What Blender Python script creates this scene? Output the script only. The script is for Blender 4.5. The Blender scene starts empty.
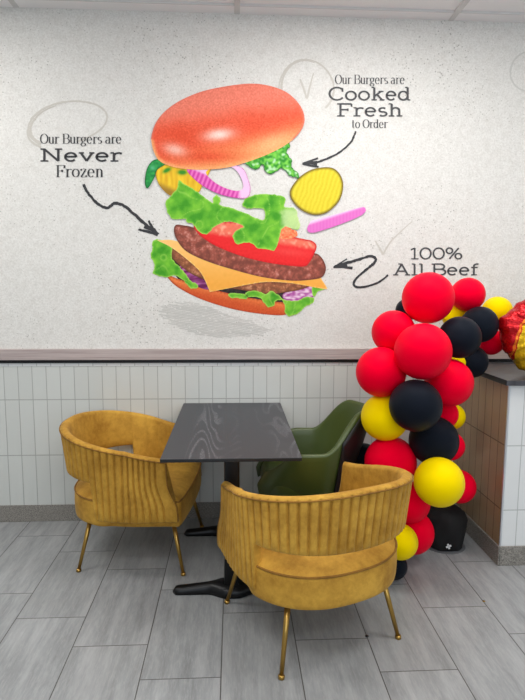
import bpy, bmesh, math, random
from math import sin, cos, pi, radians, sqrt, atan2, floor
from mathutils import Vector, Matrix, noise
from mathutils.geometry import delaunay_2d_cdt

col = bpy.context.scene.collection
random.seed(7)

# ------------------------------------------------------------------ camera model
F, PITCH, ROLL, YAW, H = 547.5, .1187, .0047, .0529, 1.4748
YW = 3.349      # back wall
ZC = 3.015      # ceiling
cy_, sy_, cp_, sp_ = cos(YAW), sin(YAW), cos(PITCH), sin(PITCH)
FW = Vector((sy_*cp_, cy_*cp_, -sp_)); RT0 = Vector((cy_, -sy_, 0)); UP0 = RT0.cross(FW)
RT = RT0*cos(ROLL)+UP0*sin(ROLL); UP = UP0*cos(ROLL)-RT0*sin(ROLL)

def at(x, y, Y=YW):
    """point of the plane at distance Y that the photo shows at x, y"""
    d = FW + RT*((x-262.5)/F) - UP*((y-350)/F)
    t = Y/d.y
    return Vector((0, 0, H)) + d*t

def srgb(r, g, b):
    f = lambda c: (c/255/12.92) if c/255 <= .04045 else ((c/255+.055)/1.055)**2.4
    return (f(r), f(g), f(b), 1)

# ------------------------------------------------------------------ materials
class NT:
    def __init__(s, name):
        s.m = bpy.data.materials.new(name); s.m.use_nodes = True
        s.t = s.m.node_tree; s.b = s.t.nodes['Principled BSDF']
    def n(s, kind, **kw):
        nd = s.t.nodes.new(kind)
        for k, v in kw.items(): setattr(nd, k, v)
        return nd
    def l(s, a, b): s.t.links.new(a, b)
    def val(s, sock, v):
        if hasattr(v, 'default_value') or isinstance(v, bpy.types.NodeSocket): s.l(v, sock)
        else: sock.default_value = v
    def math(s, op, a, b=None, c=None, clamp=False):
        nd = s.n('ShaderNodeMath', operation=op, use_clamp=clamp); s.val(nd.inputs[0], a)
        if b is not None: s.val(nd.inputs[1], b)
        if c is not None: s.val(nd.inputs[2], c)
        return nd.outputs[0]
    def mix(s, fac, a, b, blend='MIX'):
        nd = s.n('ShaderNodeMix', data_type='RGBA', blend_type=blend)
        s.val(nd.inputs[0], fac); s.val(nd.inputs[6], a); s.val(nd.inputs[7], b)
        return nd.outputs[2]
    def coords(s, scale=(1, 1, 1), kind='Object'):
        tc = s.n('ShaderNodeTexCoord'); mp = s.n('ShaderNodeMapping'); mp.inputs['Scale'].default_value = scale
        s.l(tc.outputs[kind], mp.inputs[0]); return mp.outputs[0]
    def world(s, scale=(1, 1, 1)):
        g = s.n('ShaderNodeNewGeometry'); mp = s.n('ShaderNodeMapping'); mp.inputs['Scale'].default_value = scale
        s.l(g.outputs['Position'], mp.inputs[0]); return mp.outputs[0]
    def noise(s, vec, scale, detail=3, rough=.5):
        nd = s.n('ShaderNodeTexNoise'); s.l(vec, nd.inputs['Vector'])
        nd.inputs['Scale'].default_value = scale; nd.inputs['Detail'].default_value = detail; nd.inputs['Roughness'].default_value = rough
        return nd.outputs[0]
    def ramp(s, fac, stops):
        nd = s.n('ShaderNodeValToRGB'); s.l(fac, nd.inputs[0]); e = nd.color_ramp.elements
        while len(e) < len(stops): e.new(.5)
        for el, (p, c) in zip(e, stops): el.position = p; el.color = c if len(c) == 4 else (*c, 1)
        return nd.outputs[0]
    def bump(s, h, strength=.2, dist=.01):
        nd = s.n('ShaderNodeBump'); nd.inputs['Strength'].default_value = strength; nd.inputs['Distance'].default_value = dist
        s.l(h, nd.inputs['Height']); s.l(nd.outputs[0], s.b.inputs['Normal'])
    def set(s, **kw):
        for k, v in kw.items(): s.val(s.b.inputs[k.replace('_', ' ')], v)
        return s.m

def plain(name, c, rough=.5, metal=0, var=.06, scale=20, **kw):
    t = NT(name); nz = t.noise(t.coords(), scale, 4)
    a = tuple(max(0, x*(1-var)) for x in c[:3])+(1,); b = tuple(min(1, x*(1+var)) for x in c[:3])+(1,)
    return t.set(Base_Color=t.mix(nz, a, b), Roughness=rough, Metallic=metal, **kw)

def line_mask(t, x, pitch, off, w):
    """1 on the joint lines of the given pitch"""
    f = t.math('FRACT', t.math('DIVIDE', t.math('SUBTRACT', x, off), pitch))
    d = t.math('SUBTRACT', .5, t.math('ABSOLUTE', t.math('SUBTRACT', f, .5)))
    return t.math('LESS_THAN', d, w/pitch/2)

def tile_mat(name, axis, offx, offz, base, grout, px=.08374, pz=.348, rough=.18, vary=.06):
    t = NT(name); p = t.world(); sep = t.n('ShaderNodeSeparateXYZ'); t.l(p, sep.inputs[0])
    u = sep.outputs[axis]; z = sep.outputs[2]
    m = t.math('MAXIMUM', line_mask(t, u, px, offx, .0045), line_mask(t, z, pz, offz, .0055))
    iu = t.math('FLOOR', t.math('DIVIDE', t.math('SUBTRACT', u, offx), px)); iz = t.math('FLOOR', t.math('DIVIDE', t.math('SUBTRACT', z, offz), pz))
    cb = t.n('ShaderNodeCombineXYZ'); t.l(iu, cb.inputs[0]); t.l(iz, cb.inputs[1])
    wn = t.n('ShaderNodeTexWhiteNoise', noise_dimensions='3D'); t.l(cb.outputs[0], wn.inputs[0])
    lo = tuple(c*(1-vary) for c in base[:3])+(1,)
    c = t.mix(wn.outputs[0], lo, base)
    soft = t.noise(p, 9, 2)
    c = t.mix(t.math('MULTIPLY', soft, .25), c, tuple(x*.86 for x in base[:3])+(1,))
    t.bump(t.math('SUBTRACT', t.math('MULTIPLY', soft, .35), m), .25, .004)
    return t.set(Base_Color=t.mix(m, c, grout), Roughness=t.math('ADD', t.math('MULTIPLY', m, .6), rough))

M = {}
# mural wallpaper: pale concrete print with dark pinholes
t = NT('concrete_wallpaper'); p = t.world()
v = t.n('ShaderNodeTexVoronoi'); t.l(p, v.inputs['Vector']); v.inputs['Scale'].default_value = 62
big = t.noise(p, 1.7, 4, .6); mid = t.noise(p, 95, 3, .7); fine = t.noise(p, 30, 5, .7)
rad = t.math('MULTIPLY', t.math('SUBTRACT', big, .30, clamp=True), .82)
wn = t.n('ShaderNodeTexWhiteNoise'); t.l(v.outputs['Color'], wn.inputs['Vector'])
spot = t.math('MULTIPLY', t.math('LESS_THAN', v.outputs['Distance'], rad), t.math('GREATER_THAN', wn.outputs[0], .62))
spot = t.math('MULTIPLY', spot, t.math('ADD', .25, t.math('MULTIPLY', wn.outputs[0], .45)))
base = t.ramp(mid, [(.3, srgb(208, 205, 199)), (.62, srgb(228, 226, 221))])
base = t.mix(t.math('MULTIPLY', t.math('SUBTRACT', fine, .45, clamp=True), 1.2), base, srgb(186, 181, 172))
t.bump(t.math('SUBTRACT', mid, spot), .25, .003)
M['wall'] = t.set(Base_Color=t.mix(spot, base, srgb(142, 137, 128)), Roughness=.6)
M['wall_plain'] = plain('painted_wall', srgb(200, 200, 198), .7, var=.03)
M['tile_back'] = tile_mat('white_wall_tile', 0, -1.387, .077, srgb(206, 208, 203), srgb(160, 161, 157))
M['tile_counter_front'] = tile_mat('white_counter_tile', 0, 1.407, -.045, srgb(226, 227, 226), srgb(178, 180, 178))
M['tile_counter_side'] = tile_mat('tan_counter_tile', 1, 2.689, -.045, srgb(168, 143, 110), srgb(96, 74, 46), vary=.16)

# speckled grey baseboard tile
t = NT('speckled_baseboard'); p = t.world()
M['base'] = t.set(Base_Color=t.ramp(t.noise(p, 160, 3, .8), [(.38, srgb(98, 94, 88)), (.62, srgb(158, 153, 145))]), Roughness=.5)

# floor: 305 x 610 tiles laid in thirds
t = NT('grey_floor_tile'); p = t.world(); sep = t.n('ShaderNodeSeparateXYZ'); t.l(p, sep.inputs[0])
X, Y = sep.outputs[0], sep.outputs[1]; W = .305
ci = t.math('FLOOR', t.math('DIVIDE', t.math('ADD', X, .05), W))
Ys = t.math('ADD', t.math('SUBTRACT', Y, 2.118), t.math('MULTIPLY', t.math('ADD', ci, 2), 2*W/3))
m = t.math('MAXIMUM', line_mask(t, X, W, -.05, .0042), line_mask(t, Ys, 2*W, 0, .0038))
ri = t.math('FLOOR', t.math('DIVIDE', Ys, 2*W))
cb = t.n('ShaderNodeCombineXYZ'); t.l(ci, cb.inputs[0]); t.l(ri, cb.inputs[1])
wn = t.n('ShaderNodeTexWhiteNoise', noise_dimensions='3D'); t.l(cb.outputs[0], wn.inputs[0])
# grain offset per tile
off = t.n('ShaderNodeVectorMath', operation='MULTIPLY_ADD'); t.l(wn.outputs[1], off.inputs[0]); off.inputs[1].default_value = (7, 7, 7); t.l(p, off.inputs[2])
mp = t.n('ShaderNodeMapping'); mp.inputs['Scale'].default_value = (13, 1.5, 1); t.l(off.outputs[0], mp.inputs[0])
g1 = t.noise(mp.outputs[0], 1.6, 6, .62)
mp2 = t.n('ShaderNodeMapping'); mp2.inputs['Scale'].default_value = (60, 9, 1); t.l(off.outputs[0], mp2.inputs[0])
g2 = t.noise(mp2.outputs[0], 2, 5, .75)
c = t.ramp(g1, [(.3, srgb(130, 132, 133)), (.5, srgb(148, 150, 151)), (.72, srgb(168, 169, 170))])
c = t.mix(t.math('MULTIPLY', t.math('SUBTRACT', g2, .45, clamp=True), 1.4), c, srgb(190, 191, 191))
c = t.mix(t.math('MULTIPLY', wn.outputs[0], .22), c, srgb(132, 132, 130))
t.bump(t.math('SUBTRACT', t.math('MULTIPLY', g2, .3), m), .2, .003)
M['floor'] = t.set(Base_Color=t.mix(m, c, srgb(78, 76, 74)), Roughness=t.math('ADD', .34, t.math('MULTIPLY', g2, .2)))

M['ceiling'] = plain('ceiling_panel', srgb(243, 241, 241), .8, var=.03, scale=120)
M['tee'] = plain('ceiling_grid_metal', srgb(214, 212, 210), .5, var=.02)
t = NT('pinkish_wood'); p = t.world((1.5, 30, 60))
M['trimwood'] = t.set(Base_Color=t.ramp(t.noise(p, 2, 5, .65), [(.3, srgb(158, 143, 140)), (.7, srgb(190, 176, 172))]), Roughness=.5)
M['blackmetal'] = plain('black_metal', srgb(16, 16, 18), .38, .3)
M['steeledge'] = plain('metal_tile_edge', srgb(205, 208, 212), .3, .6)
t = NT('dark_laminate'); p = t.world((40, 5, 5))
M['countertop'] = t.set(Base_Color=t.ramp(t.noise(p, 2, 4, .6), [(.3, srgb(52, 52, 56)), (.7, srgb(74, 74, 79))]), Roughness=.28)
# black ash table top with pale cathedral grain
t = NT('black_ash_wood'); p = t.world((1, .16, 1))
nz = t.noise(p, 5.5, 2, .4)
ring = t.math('FRACT', t.math('MULTIPLY', nz, 15))
fib = t.noise(t.world((220, 14, 60)), 2, 3, .7)
band = t.noise(t.world((1, .02, 1)), 6.5, 1)
lines = t.math('MULTIPLY', t.math('MULTIPLY', t.math('GREATER_THAN', ring, .70), t.math('SUBTRACT', fib, .42, clamp=True)), t.math('MULTIPLY', t.math('SUBTRACT', band, .38, clamp=True), 7, clamp=True))
M['tabletop'] = t.set(Base_Color=t.mix(t.math('MULTIPLY', lines, 3.6, clamp=True), srgb(50, 51, 56), srgb(122, 122, 127)), Roughness=.42)
M['tableedge'] = plain('black_edge_band', srgb(20, 20, 22), .4)

def velvet(name, dark, lite, pipe=False):
    t = NT(name); p = t.coords()
    a = t.noise(p, 5, 5, .65); b = t.noise(p, 34, 4, .7)
    f = t.math('ADD', t.math('MULTIPLY', a, .7), t.math('MULTIPLY', b, .3))
    c = t.ramp(f, [(.36, dark), (.62, lite)])
    t.bump(b, .08, .004)
    return t.set(Base_Color=c, Roughness=.82, Sheen_Weight=.22, Sheen_Roughness=.35, Sheen_Tint=srgb(250, 214, 140))
M['velvet'] = velvet('mustard_velvet', srgb(152, 106, 18), srgb(204, 156, 56))
M['piping'] = velvet('mustard_piping', srgb(112, 74, 8), srgb(150, 104, 26))
M['brass'] = plain('brass', srgb(176, 140, 72), .3, .9, var=.12)
M['green'] = plain('olive_leather', srgb(70, 84, 36), .36, var=.1, scale=7)
M['greenblack'] = plain('black_shell', srgb(15, 15, 16), .5)
def rubber(name, c, rough, spec=.4):
    t = NT(name); nz = t.noise(t.coords(), 14, 3)
    return t.set(Base_Color=t.mix(nz, tuple(x*.93 for x in c[:3])+(1,), c), Roughness=rough, Specular_IOR_Level=spec, Specular_Tint=c)
M['red'] = rubber('red_latex', srgb(244, 0, 44), .5, .3)
M['black'] = rubber('black_latex', srgb(24, 28, 36), .5, .35)
M['yellow'] = rubber('yellow_latex', srgb(248, 216, 2), .5, .3)
M['bag'] = plain('black_bag', srgb(7, 7, 8), .85)
M['whitemark'] = plain('white_mark', srgb(215, 215, 215), .6)
M['greyplate'] = plain('grey_plate', srgb(95, 96, 98), .3)
M['ink'] = plain('black_print', srgb(42, 42, 45), .6, var=.2, scale=60)
M['inkgrey'] = plain('charcoal_print', srgb(66, 66, 68), .6, var=.2, scale=60)
M['pencil'] = plain('pale_pencil_print', srgb(198, 193, 184), .65, var=.06, scale=90)
M['pencil2'] = plain('faint_pencil_print', srgb(202, 200, 194), .65, var=.04, scale=90)
M['hatch'] = plain('grey_hatch_print', srgb(197, 195, 189), .65, var=.05, scale=90)
t = NT('printed_picture'); at_ = t.n('ShaderNodeVertexColor', layer_name='Col')
M['print'] = t.set(Base_Color=at_.outputs[0], Roughness=.6, Specular_IOR_Level=.2)
# foil: red with a yellow panel and an orange outline, printed pattern in object space
t = NT('printed_foil'); tc = t.coords(); sep = t.n('ShaderNodeSeparateXYZ'); t.l(tc, sep.inputs[0])
wob = t.math('MULTIPLY', t.math('SUBTRACT', t.noise(tc, 9, 2), .5), .03)
dx = t.math('SUBTRACT', sep.outputs[0], .035); dz = t.math('ADD', sep.outputs[2], .075)
dd = t.math('ADD', t.math('SQRT', t.math('ADD', t.math('MULTIPLY', dx, dx), t.math('MULTIPLY', dz, dz))), wob)
c = t.mix(t.math('LESS_THAN', dd, .232), srgb(190, 12, 22), srgb(250, 120, 30))
c = t.mix(t.math('LESS_THAN', dd, .221), c, srgb(200, 40, 20))
c = t.mix(t.math('LESS_THAN', dd, .215), c, srgb(236, 186, 24))
t.bump(t.noise(t.coords((1, 1, 1)), 26, 3, .6), .5, .02)
M['foil'] = t.set(Base_Color=c, Roughness=.2, Metallic=.6)
t = NT('lamp_diffuser')
M['lamp'] = t.set(Base_Color=(.9, .9, .9, 1), Emission_Color=(1, .985, .96, 1), Emission_Strength=10.0)

# ------------------------------------------------------------------ mesh helpers
def mesh(name, vs, fs, mat, parent=None, smooth=False, loc=None):
    me = bpy.data.meshes.new(name); me.from_pydata([tuple(v) for v in vs], [], fs); me.update()
    o = bpy.data.objects.new(name, me); col.objects.link(o)
    for m_ in (mat if isinstance(mat, list) else [mat]): me.materials.append(m_)
    if smooth: me.polygons.foreach_set('use_smooth', [True]*len(me.polygons))
    if parent: o.parent = parent
    if loc: o.location = loc
    return o
def fixnormals(o):
    bm = bmesh.new(); bm.from_mesh(o.data); bmesh.ops.recalc_face_normals(bm, faces=bm.faces); bm.to_mesh(o.data); bm.free(); return o
def boxmesh(name, lo, hi, mat, parent=None, bevel=0, seg=2):
    bm = bmesh.new(); bmesh.ops.create_cube(bm, size=1)
    lo, hi = Vector(lo), Vector(hi); c = (lo+hi)/2; d = hi-lo
    for v in bm.verts: v.co = Vector((v.co.x*d.x, v.co.y*d.y, v.co.z*d.z))+c
    if bevel: bmesh.ops.bevel(bm, geom=list(bm.edges), offset=bevel, segments=seg, affect='EDGES', profile=.5)
    me = bpy.data.meshes.new(name); bm.to_mesh(me); bm.free()
    me.materials.append(mat); o = bpy.data.objects.new(name, me); col.objects.link(o)
    if parent: o.parent = parent
    return o
def smoothify(o, ang=40):
    me = o.data; me.polygons.foreach_set('use_smooth', [True]*len(me.polygons))
    bm = bmesh.new(); bm.from_mesh(me)
    for e in bm.edges:
        if len(e.link_faces) == 2 and e.calc_face_angle(0) > radians(ang): e.smooth = False
    bm.to_mesh(me); bm.free(); return o
def struct(o): o['kind'] = 'structure'; return o
def tag(o, label, cat, group=None):
    o['label'] = label; o['category'] = cat
    if group: o['group'] = group
    return o
def thing(name, label, cat, loc=(0, 0, 0), rz=0, group=None):
    o = bpy.data.objects.new(name, None); col.objects.link(o); o.empty_display_size = .1
    o.location = loc; o.rotation_euler = (0, 0, rz); return tag(o, label, cat, group)
def dup(root, loc, rz, label):
    r = root.copy(); col.objects.link(r); r.location = loc; r.rotation_euler = (0, 0, rz); r['label'] = label
    def rec(a, b):
        for ch in list(a.children):
            c = ch.copy(); col.objects.link(c); c.parent = b; rec(ch, c)
    rec(root, r); return r
def tube(name, pts, r, mat, parent=None, n=8, closed=False, r2=None):
    vs, fs = [], []; P = [Vector(p) for p in pts]; N = len(P); up = None
    for i, p in enumerate(P):
        a = P[(i-1) % N] if (closed or i > 0) else P[i]; b = P[(i+1) % N] if (closed or i < N-1) else P[i]
        d = (b-a).normalized()
        if up is None:
            up = Vector((0, 0, 1)) if abs(d.z) < .9 else Vector((1, 0, 0))
        s = d.cross(up).normalized(); up = s.cross(d).normalized()
        rr = r if r2 is None else r+(r2-r)*i/(N-1)
        for k in range(n): vs.append(p+(s*cos(2*pi*k/n)+up*sin(2*pi*k/n))*rr)
    for i in range(N if closed else N-1):
        j = (i+1) % N
        for k in range(n): fs.append((i*n+k, i*n+(k+1) % n, j*n+(k+1) % n, j*n+k))
    if not closed: fs.append(tuple(range(n))[::-1]); fs.append(tuple((N-1)*n+k for k in range(n)))
    return fixnormals(mesh(name, vs, fs, mat, parent, True))
def loft(name, loops, mat, parent=None, caps=True, closed=False):
    n = len(loops[0]); vs = [v for L in loops for v in L]; fs = []
    N = len(loops)
    for i in range(N if closed else N-1):
        j = (i+1) % N
        for k in range(n): fs.append((i*n+k, i*n+(k+1) % n, j*n+(k+1) % n, j*n+k))
    if caps and not closed: fs.append(tuple(range(n))[::-1]); fs.append(tuple((N-1)*n+k for k in range(n)))
    return fixnormals(mesh(name, vs, fs, mat, parent, True))
def lathe(name, prof, mat, parent=None, n=32, fn=None):
    vs, fs = [], []
    for r, z in prof:
        for k in range(n):
            a = 2*pi*k/n; rr = r*(fn(a, z) if fn else 1); vs.append((rr*cos(a), rr*sin(a), z))
    for i in range(len(prof)-1):
        for k in range(n): fs.append((i*n+k, i*n+(k+1) % n, (i+1)*n+(k+1) % n, (i+1)*n+k))
    fs.append(tuple(range(n))[::-1]); fs.append(tuple((len(prof)-1)*n+k for k in range(n)))
    return fixnormals(mesh(name, vs, fs, mat, parent, True))
def sstep(a, b, x):
    t = max(0, min(1, (x-a)/(b-a))); return t*t*(3-2*t)

# ------------------------------------------------------------------ room shell
XL, XR, YF = -3.4, 3.6, -2.2
struct(boxmesh('floor', (XL, YF, -.05), (XR, YW, 0), M['floor']))
struct(boxmesh('ceiling', (XL, YF, ZC+.012), (XR, YW, ZC+.06), M['ceiling']))
struct(boxmesh('wall_back', (XL, YW, 0), (XR, YW+.1, ZC+.06), M['wall']))
struct(boxmesh('wall_left', (XL-.1, YF, 0), (XL, YW+.1, ZC+.06), M['wall_plain']))
struct(boxmesh('wall_right', (XR, YF, 0), (XR+.1, YW+.1, ZC+.06), M['wall_plain']))
# tiled dado: 8 mm proud of the wall
struct(boxmesh('wall_back_tiles', (XL, YW-.008, .1), (XR, YW, 1.0), M['tile_back']))
struct(boxmesh('baseboard_back', (XL, YW-.012, 0), (1.43, YW, .107), M['base'], bevel=.002))
struct(boxmesh('trim_1', (XL, YW-.024, 1.018), (XR, YW, 1.084), M['trimwood'], bevel=.002))
struct(boxmesh('trim_2', (XL, YW-.02, 1.0), (XR, YW, 1.018), M['blackmetal']))
struct(boxmesh('trim_3', (XL, YW-.0105, .979), (XR, YW-.008, 1.0), M['tile_counter_front']))
# suspended ceiling: wide edge channel and cross tees
struct(boxmesh('trim_4', (XL, YW-.093, ZC), (XR, YW, ZC+.012), M['ceiling']))
struct(boxmesh('trim_5', (XL, YW-.097, ZC-.001), (XR, YW-.091, ZC+.012), M['tee']))
for i, x in enumerate((-2.44, -1.215, .022, 1.27, 2.52)):
    struct(boxmesh('trim_%d' % (6+i), (x-.016, YF, ZC-.002), (x+.016, YW-.003, ZC+.012), M['tee']))
for i, y in enumerate((2.64, 2.03, 1.42, .81, .2, -.41, -1.02, -1.63)):
    struct(boxmesh('trim_%d' % (11+i), (XL, y-.012, ZC+.001), (XR, y+.012, ZC+.012), M['tee']))
# added lights in the ceiling grid, out of view, placed to brighten wall and room
for i, (x, y) in enumerate(((.65, 2.335), (-1.83, 2.335), (-.6, .5), (1.89, 1.725), (.65, -.72))):
    L = thing('added_ceiling_light', 'square white ceiling light added out of view in the suspended grid to brighten the room', 'ceiling light', (x, y, ZC), 0, 'added ceiling lights')
    mesh('diffuser', [(-.57, -.27, -.002), (.57, -.27, -.002), (.57, .27, -.002), (-.57, .27, -.002)], [(0, 3, 2, 1)], M['lamp'], L)
    vs = []; fs = []
    for (a, b, c_, d) in ((-.6, -.3, .6, -.27), (-.6, .27, .6, .3), (-.6, -.27, -.57, .27), (.57, -.27, .6, .27)):
        k = len(vs); vs += [(a, b, -.006), (c_, b, -.006), (c_, d, -.006), (a, d, -.006), (a, b, .01), (c_, b, .01), (c_, d, .01), (a, d, .01)]
        fs += [(k, k+3, k+2, k+1), (k, k+1, k+5, k+4), (k+1, k+2, k+6, k+5), (k+2, k+3, k+7, k+6), (k+3, k, k+4, k+7)]
    mesh('frame', vs, fs, M['tee'], L)

# ------------------------------------------------------------------ service counter
ct = thing('service_counter', 'tiled service counter with dark top at the right edge', 'counter', (1.407, 2.689, 0))
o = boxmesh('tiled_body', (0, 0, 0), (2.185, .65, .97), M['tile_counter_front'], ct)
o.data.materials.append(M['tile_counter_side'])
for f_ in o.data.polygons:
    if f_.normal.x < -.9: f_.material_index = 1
boxmesh('edge_strip', (-.003, -.003, .105), (.006, .006, .968), M['steeledge'], ct)
bb = boxmesh('kick_tile', (-.006, -.012, 0), (2.185, 0, .105), M['base'], ct, .0015)
boxmesh('kick_tile', (-.012, -.012, 0), (-.0005, .645, .105), M['base'], ct, .0015)
o = boxmesh('countertop', (1.378, 2.66, .972), (XR-.001, YW-.026, 1.0), M['countertop'], None, .002)
o.data.materials.append(M['tableedge'])
for f_ in o.data.polygons:
    if f_.normal.x < -.7: f_.material_index = 1
tag(o,
    'dark grey laminate worktop lying on the tiled counter', 'countertop')

# ------------------------------------------------------------------ mustard barrel chair
def plan(n=600, rear=.362, half=.357, yf=.264, xf=.335):
    raw = []
    for i in range(60):                       # right arm from the front
        u = i/60; raw.append(Vector((xf+(half-xf)*sstep(0, 1, u), yf*(1-u), 0)))
    for i in range(241):
        a = pi*i/240; c_, s_ = cos(a), sin(a); e = 2/2.35
        raw.append(Vector((half*(abs(c_)**e)*(1 if c_ >= 0 else -1), -rear*(s_**e), 0)))
    for i in range(1, 61):
        u = i/60; raw.append(Vector((-(half+(xf-half)*sstep(0, 1, u)), yf*u, 0)))
    d = [0]
    for a, b in zip(raw, raw[1:]): d.append(d[-1]+(b-a).length)
    T = d[-1]; out = []; j = 0
    for i in range(n+1):
        s = T*i/n
        while j < len(d)-2 and d[j+1] < s: j += 1
        out.append((raw[j].lerp(raw[j+1], (s-d[j])/max(1e-9, d[j+1]-d[j])), s))
    res = []
    for i, (p, s) in enumerate(out):
        a = out[max(0, i-1)][0]; b = out[min(n, i+1)][0]; tn = (b-a).normalized()
        nn = Vector((-tn.y, tn.x, 0)) if Vector((-tn.y, tn.x, 0)).dot(p) > 0 else Vector((tn.y, -tn.x, 0))
        res.append((p, nn, s, atan2(p.x, -p.y)))
    return res, T

def barrel_chair(label, loc, rz):
    root = thing('barrel_chair', label, 'chair', loc, rz, 'mustard velvet barrel chairs')
    st, T = plan()
    npl = 50
    def ztop(th): return .602+.143*max(0, cos(th/2))**2.5
    def place(p, nn, th, z, off, foff=0):
        k = max(0, min(1, (z-.285)/.46))
        q = p+nn*(off+.056*k*max(0, cos(th))**.6+.004*k)
        if q.y > 0: q = Vector((q.x, q.y*(1-.06*max(0, min(1, (z-.29)/.33))-.17*sstep(.36, .50, z)), 0))
        return Vector((q.x, q.y, z))
    loops = []; rim = []; low = []
    for (p, nn, s, th) in st:
        w = sstep(radians(63.5), radians(66), abs(th))
        zb = .497+(.298-.497)*w; zt = ztop(th)
        e = min(s, T-s); tf = 1 if e > .03 else sqrt(max(0, 1-(1-e/.03)**2))*.85+.15
        thk = .046*tf; mid = -.023
        u = (s/T*npl) % 1; pl = -.019*(1-abs(sin(pi*u)))**2.4*(1 if e > .05 else 0)
        L = []; hO = zt-zb
        O = mid+thk/2; I = mid-thk/2
        for j in range(9):
            k = j/8; z = zb+.012+(hO-.012-.016)*k
            L.append(place(p, nn, th, z, O+(pl if 0 < j else pl*.5)))
        rim.append(place(p, nn, th, zt-.012, O+.0005)); low.append(place(p, nn, th, zb+.004, O-.002))
        for j in range(1, 6):
            a = pi*j/6; L.append(place(p, nn, th, zt-.016+.016*sin(a), mid+thk/2*cos(a)))
        for j in range(7):
            k = j/6; z = zt-.018-(hO-.030)*k; L.append(place(p, nn, th, z, I-.006*sin(pi*k)))
        L.append(place(p, nn, th, zb+.003, I+thk*.2)); L.append(place(p, nn, th, zb, mid)); L.append(place(p, nn, th, zb+.003, O-thk*.2))
        loops.append(L)
    loft('backrest', loops, M['velvet'], root)
    n = len(st)
    fr = [loops[2][j] for j in range(0, 9)]; fl = [loops[-3][j] for j in range(0, 9)]
    path = [v+Vector((0, .004, 0)) for v in fr]+rim[9:-9:4]+[v+Vector((0, .004, 0)) for v in reversed(fl)]
    tube('piping', path, .0036, M['piping'], root, 6)
    # seat drum
    ring = [(p, nn, th) for (p, nn, s, th) in st[::6]]
    pl0 = [p-nn*(.008+.020*sstep(radians(66), radians(80), abs(th))) for p, nn, th in ring]
    fx = pl0[-1].x; fy = pl0[-1].y
    front = []
    for i in range(1, 24):                       # bowed front edge
        a = i/24; x = fx+(-fx*2)*a; front.append(Vector((x, fy+.02*sin(pi*a)**.6, 0)))
    outl = pl0+front
    c0 = Vector((0, -.03, 0))
    def ringz(z, inset):
        r_ = []
        for q in outl:
            d = (q-c0); l_ = d.length; d = d*((l_-inset)/l_); r_.append(Vector((c0.x+d.x, c0.y+d.y, z)))
        return r_
    prof = [(.270, .03), (.268, .012), (.274, .003), (.29, 0), (.34, -.002), (.385, 0), (.398, .003), (.404, .010), (.416, .028), (.428, .06), (.438, .12), (.443, .2), (.445, .28)]
    loft('seat', [ringz(z, i) for z, i in prof], M['velvet'], root)
    tube('piping', ringz(.401, .002), .0045, M['piping'], root, 6, True)
    for sx in (-1, 1):
        for sy in (-1, 1):
            lg = tube('leg', [(sx*.222, sy*.215-.005, .274), (sx*.276, sy*.272, .012)], .0125, M['brass'], root, 12, r2=.0085)
            a = tube('foot_cap', [(sx*.276, sy*.272, .014), (sx*.278, sy*.274, 0)], .0125, M['brass'], lg, 12)
            f_ = boxmesh('leg_plate', (sx*.222-.025, sy*.215-.03, .262), (sx*.222+.025, sy*.215+.02, .272), M['blackmetal'], lg)
    return root

rzB = atan2(.923, -.385)-pi/2
chA = barrel_chair('mustard velvet barrel chair left of the table, back to the left', (-.498, 2.962, 0), atan2(-.115, .993)-pi/2)
chB = dup(chA, (.328, 2.256, 0), rzB, 'mustard velvet barrel chair in front of the table, seen from behind')

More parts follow.
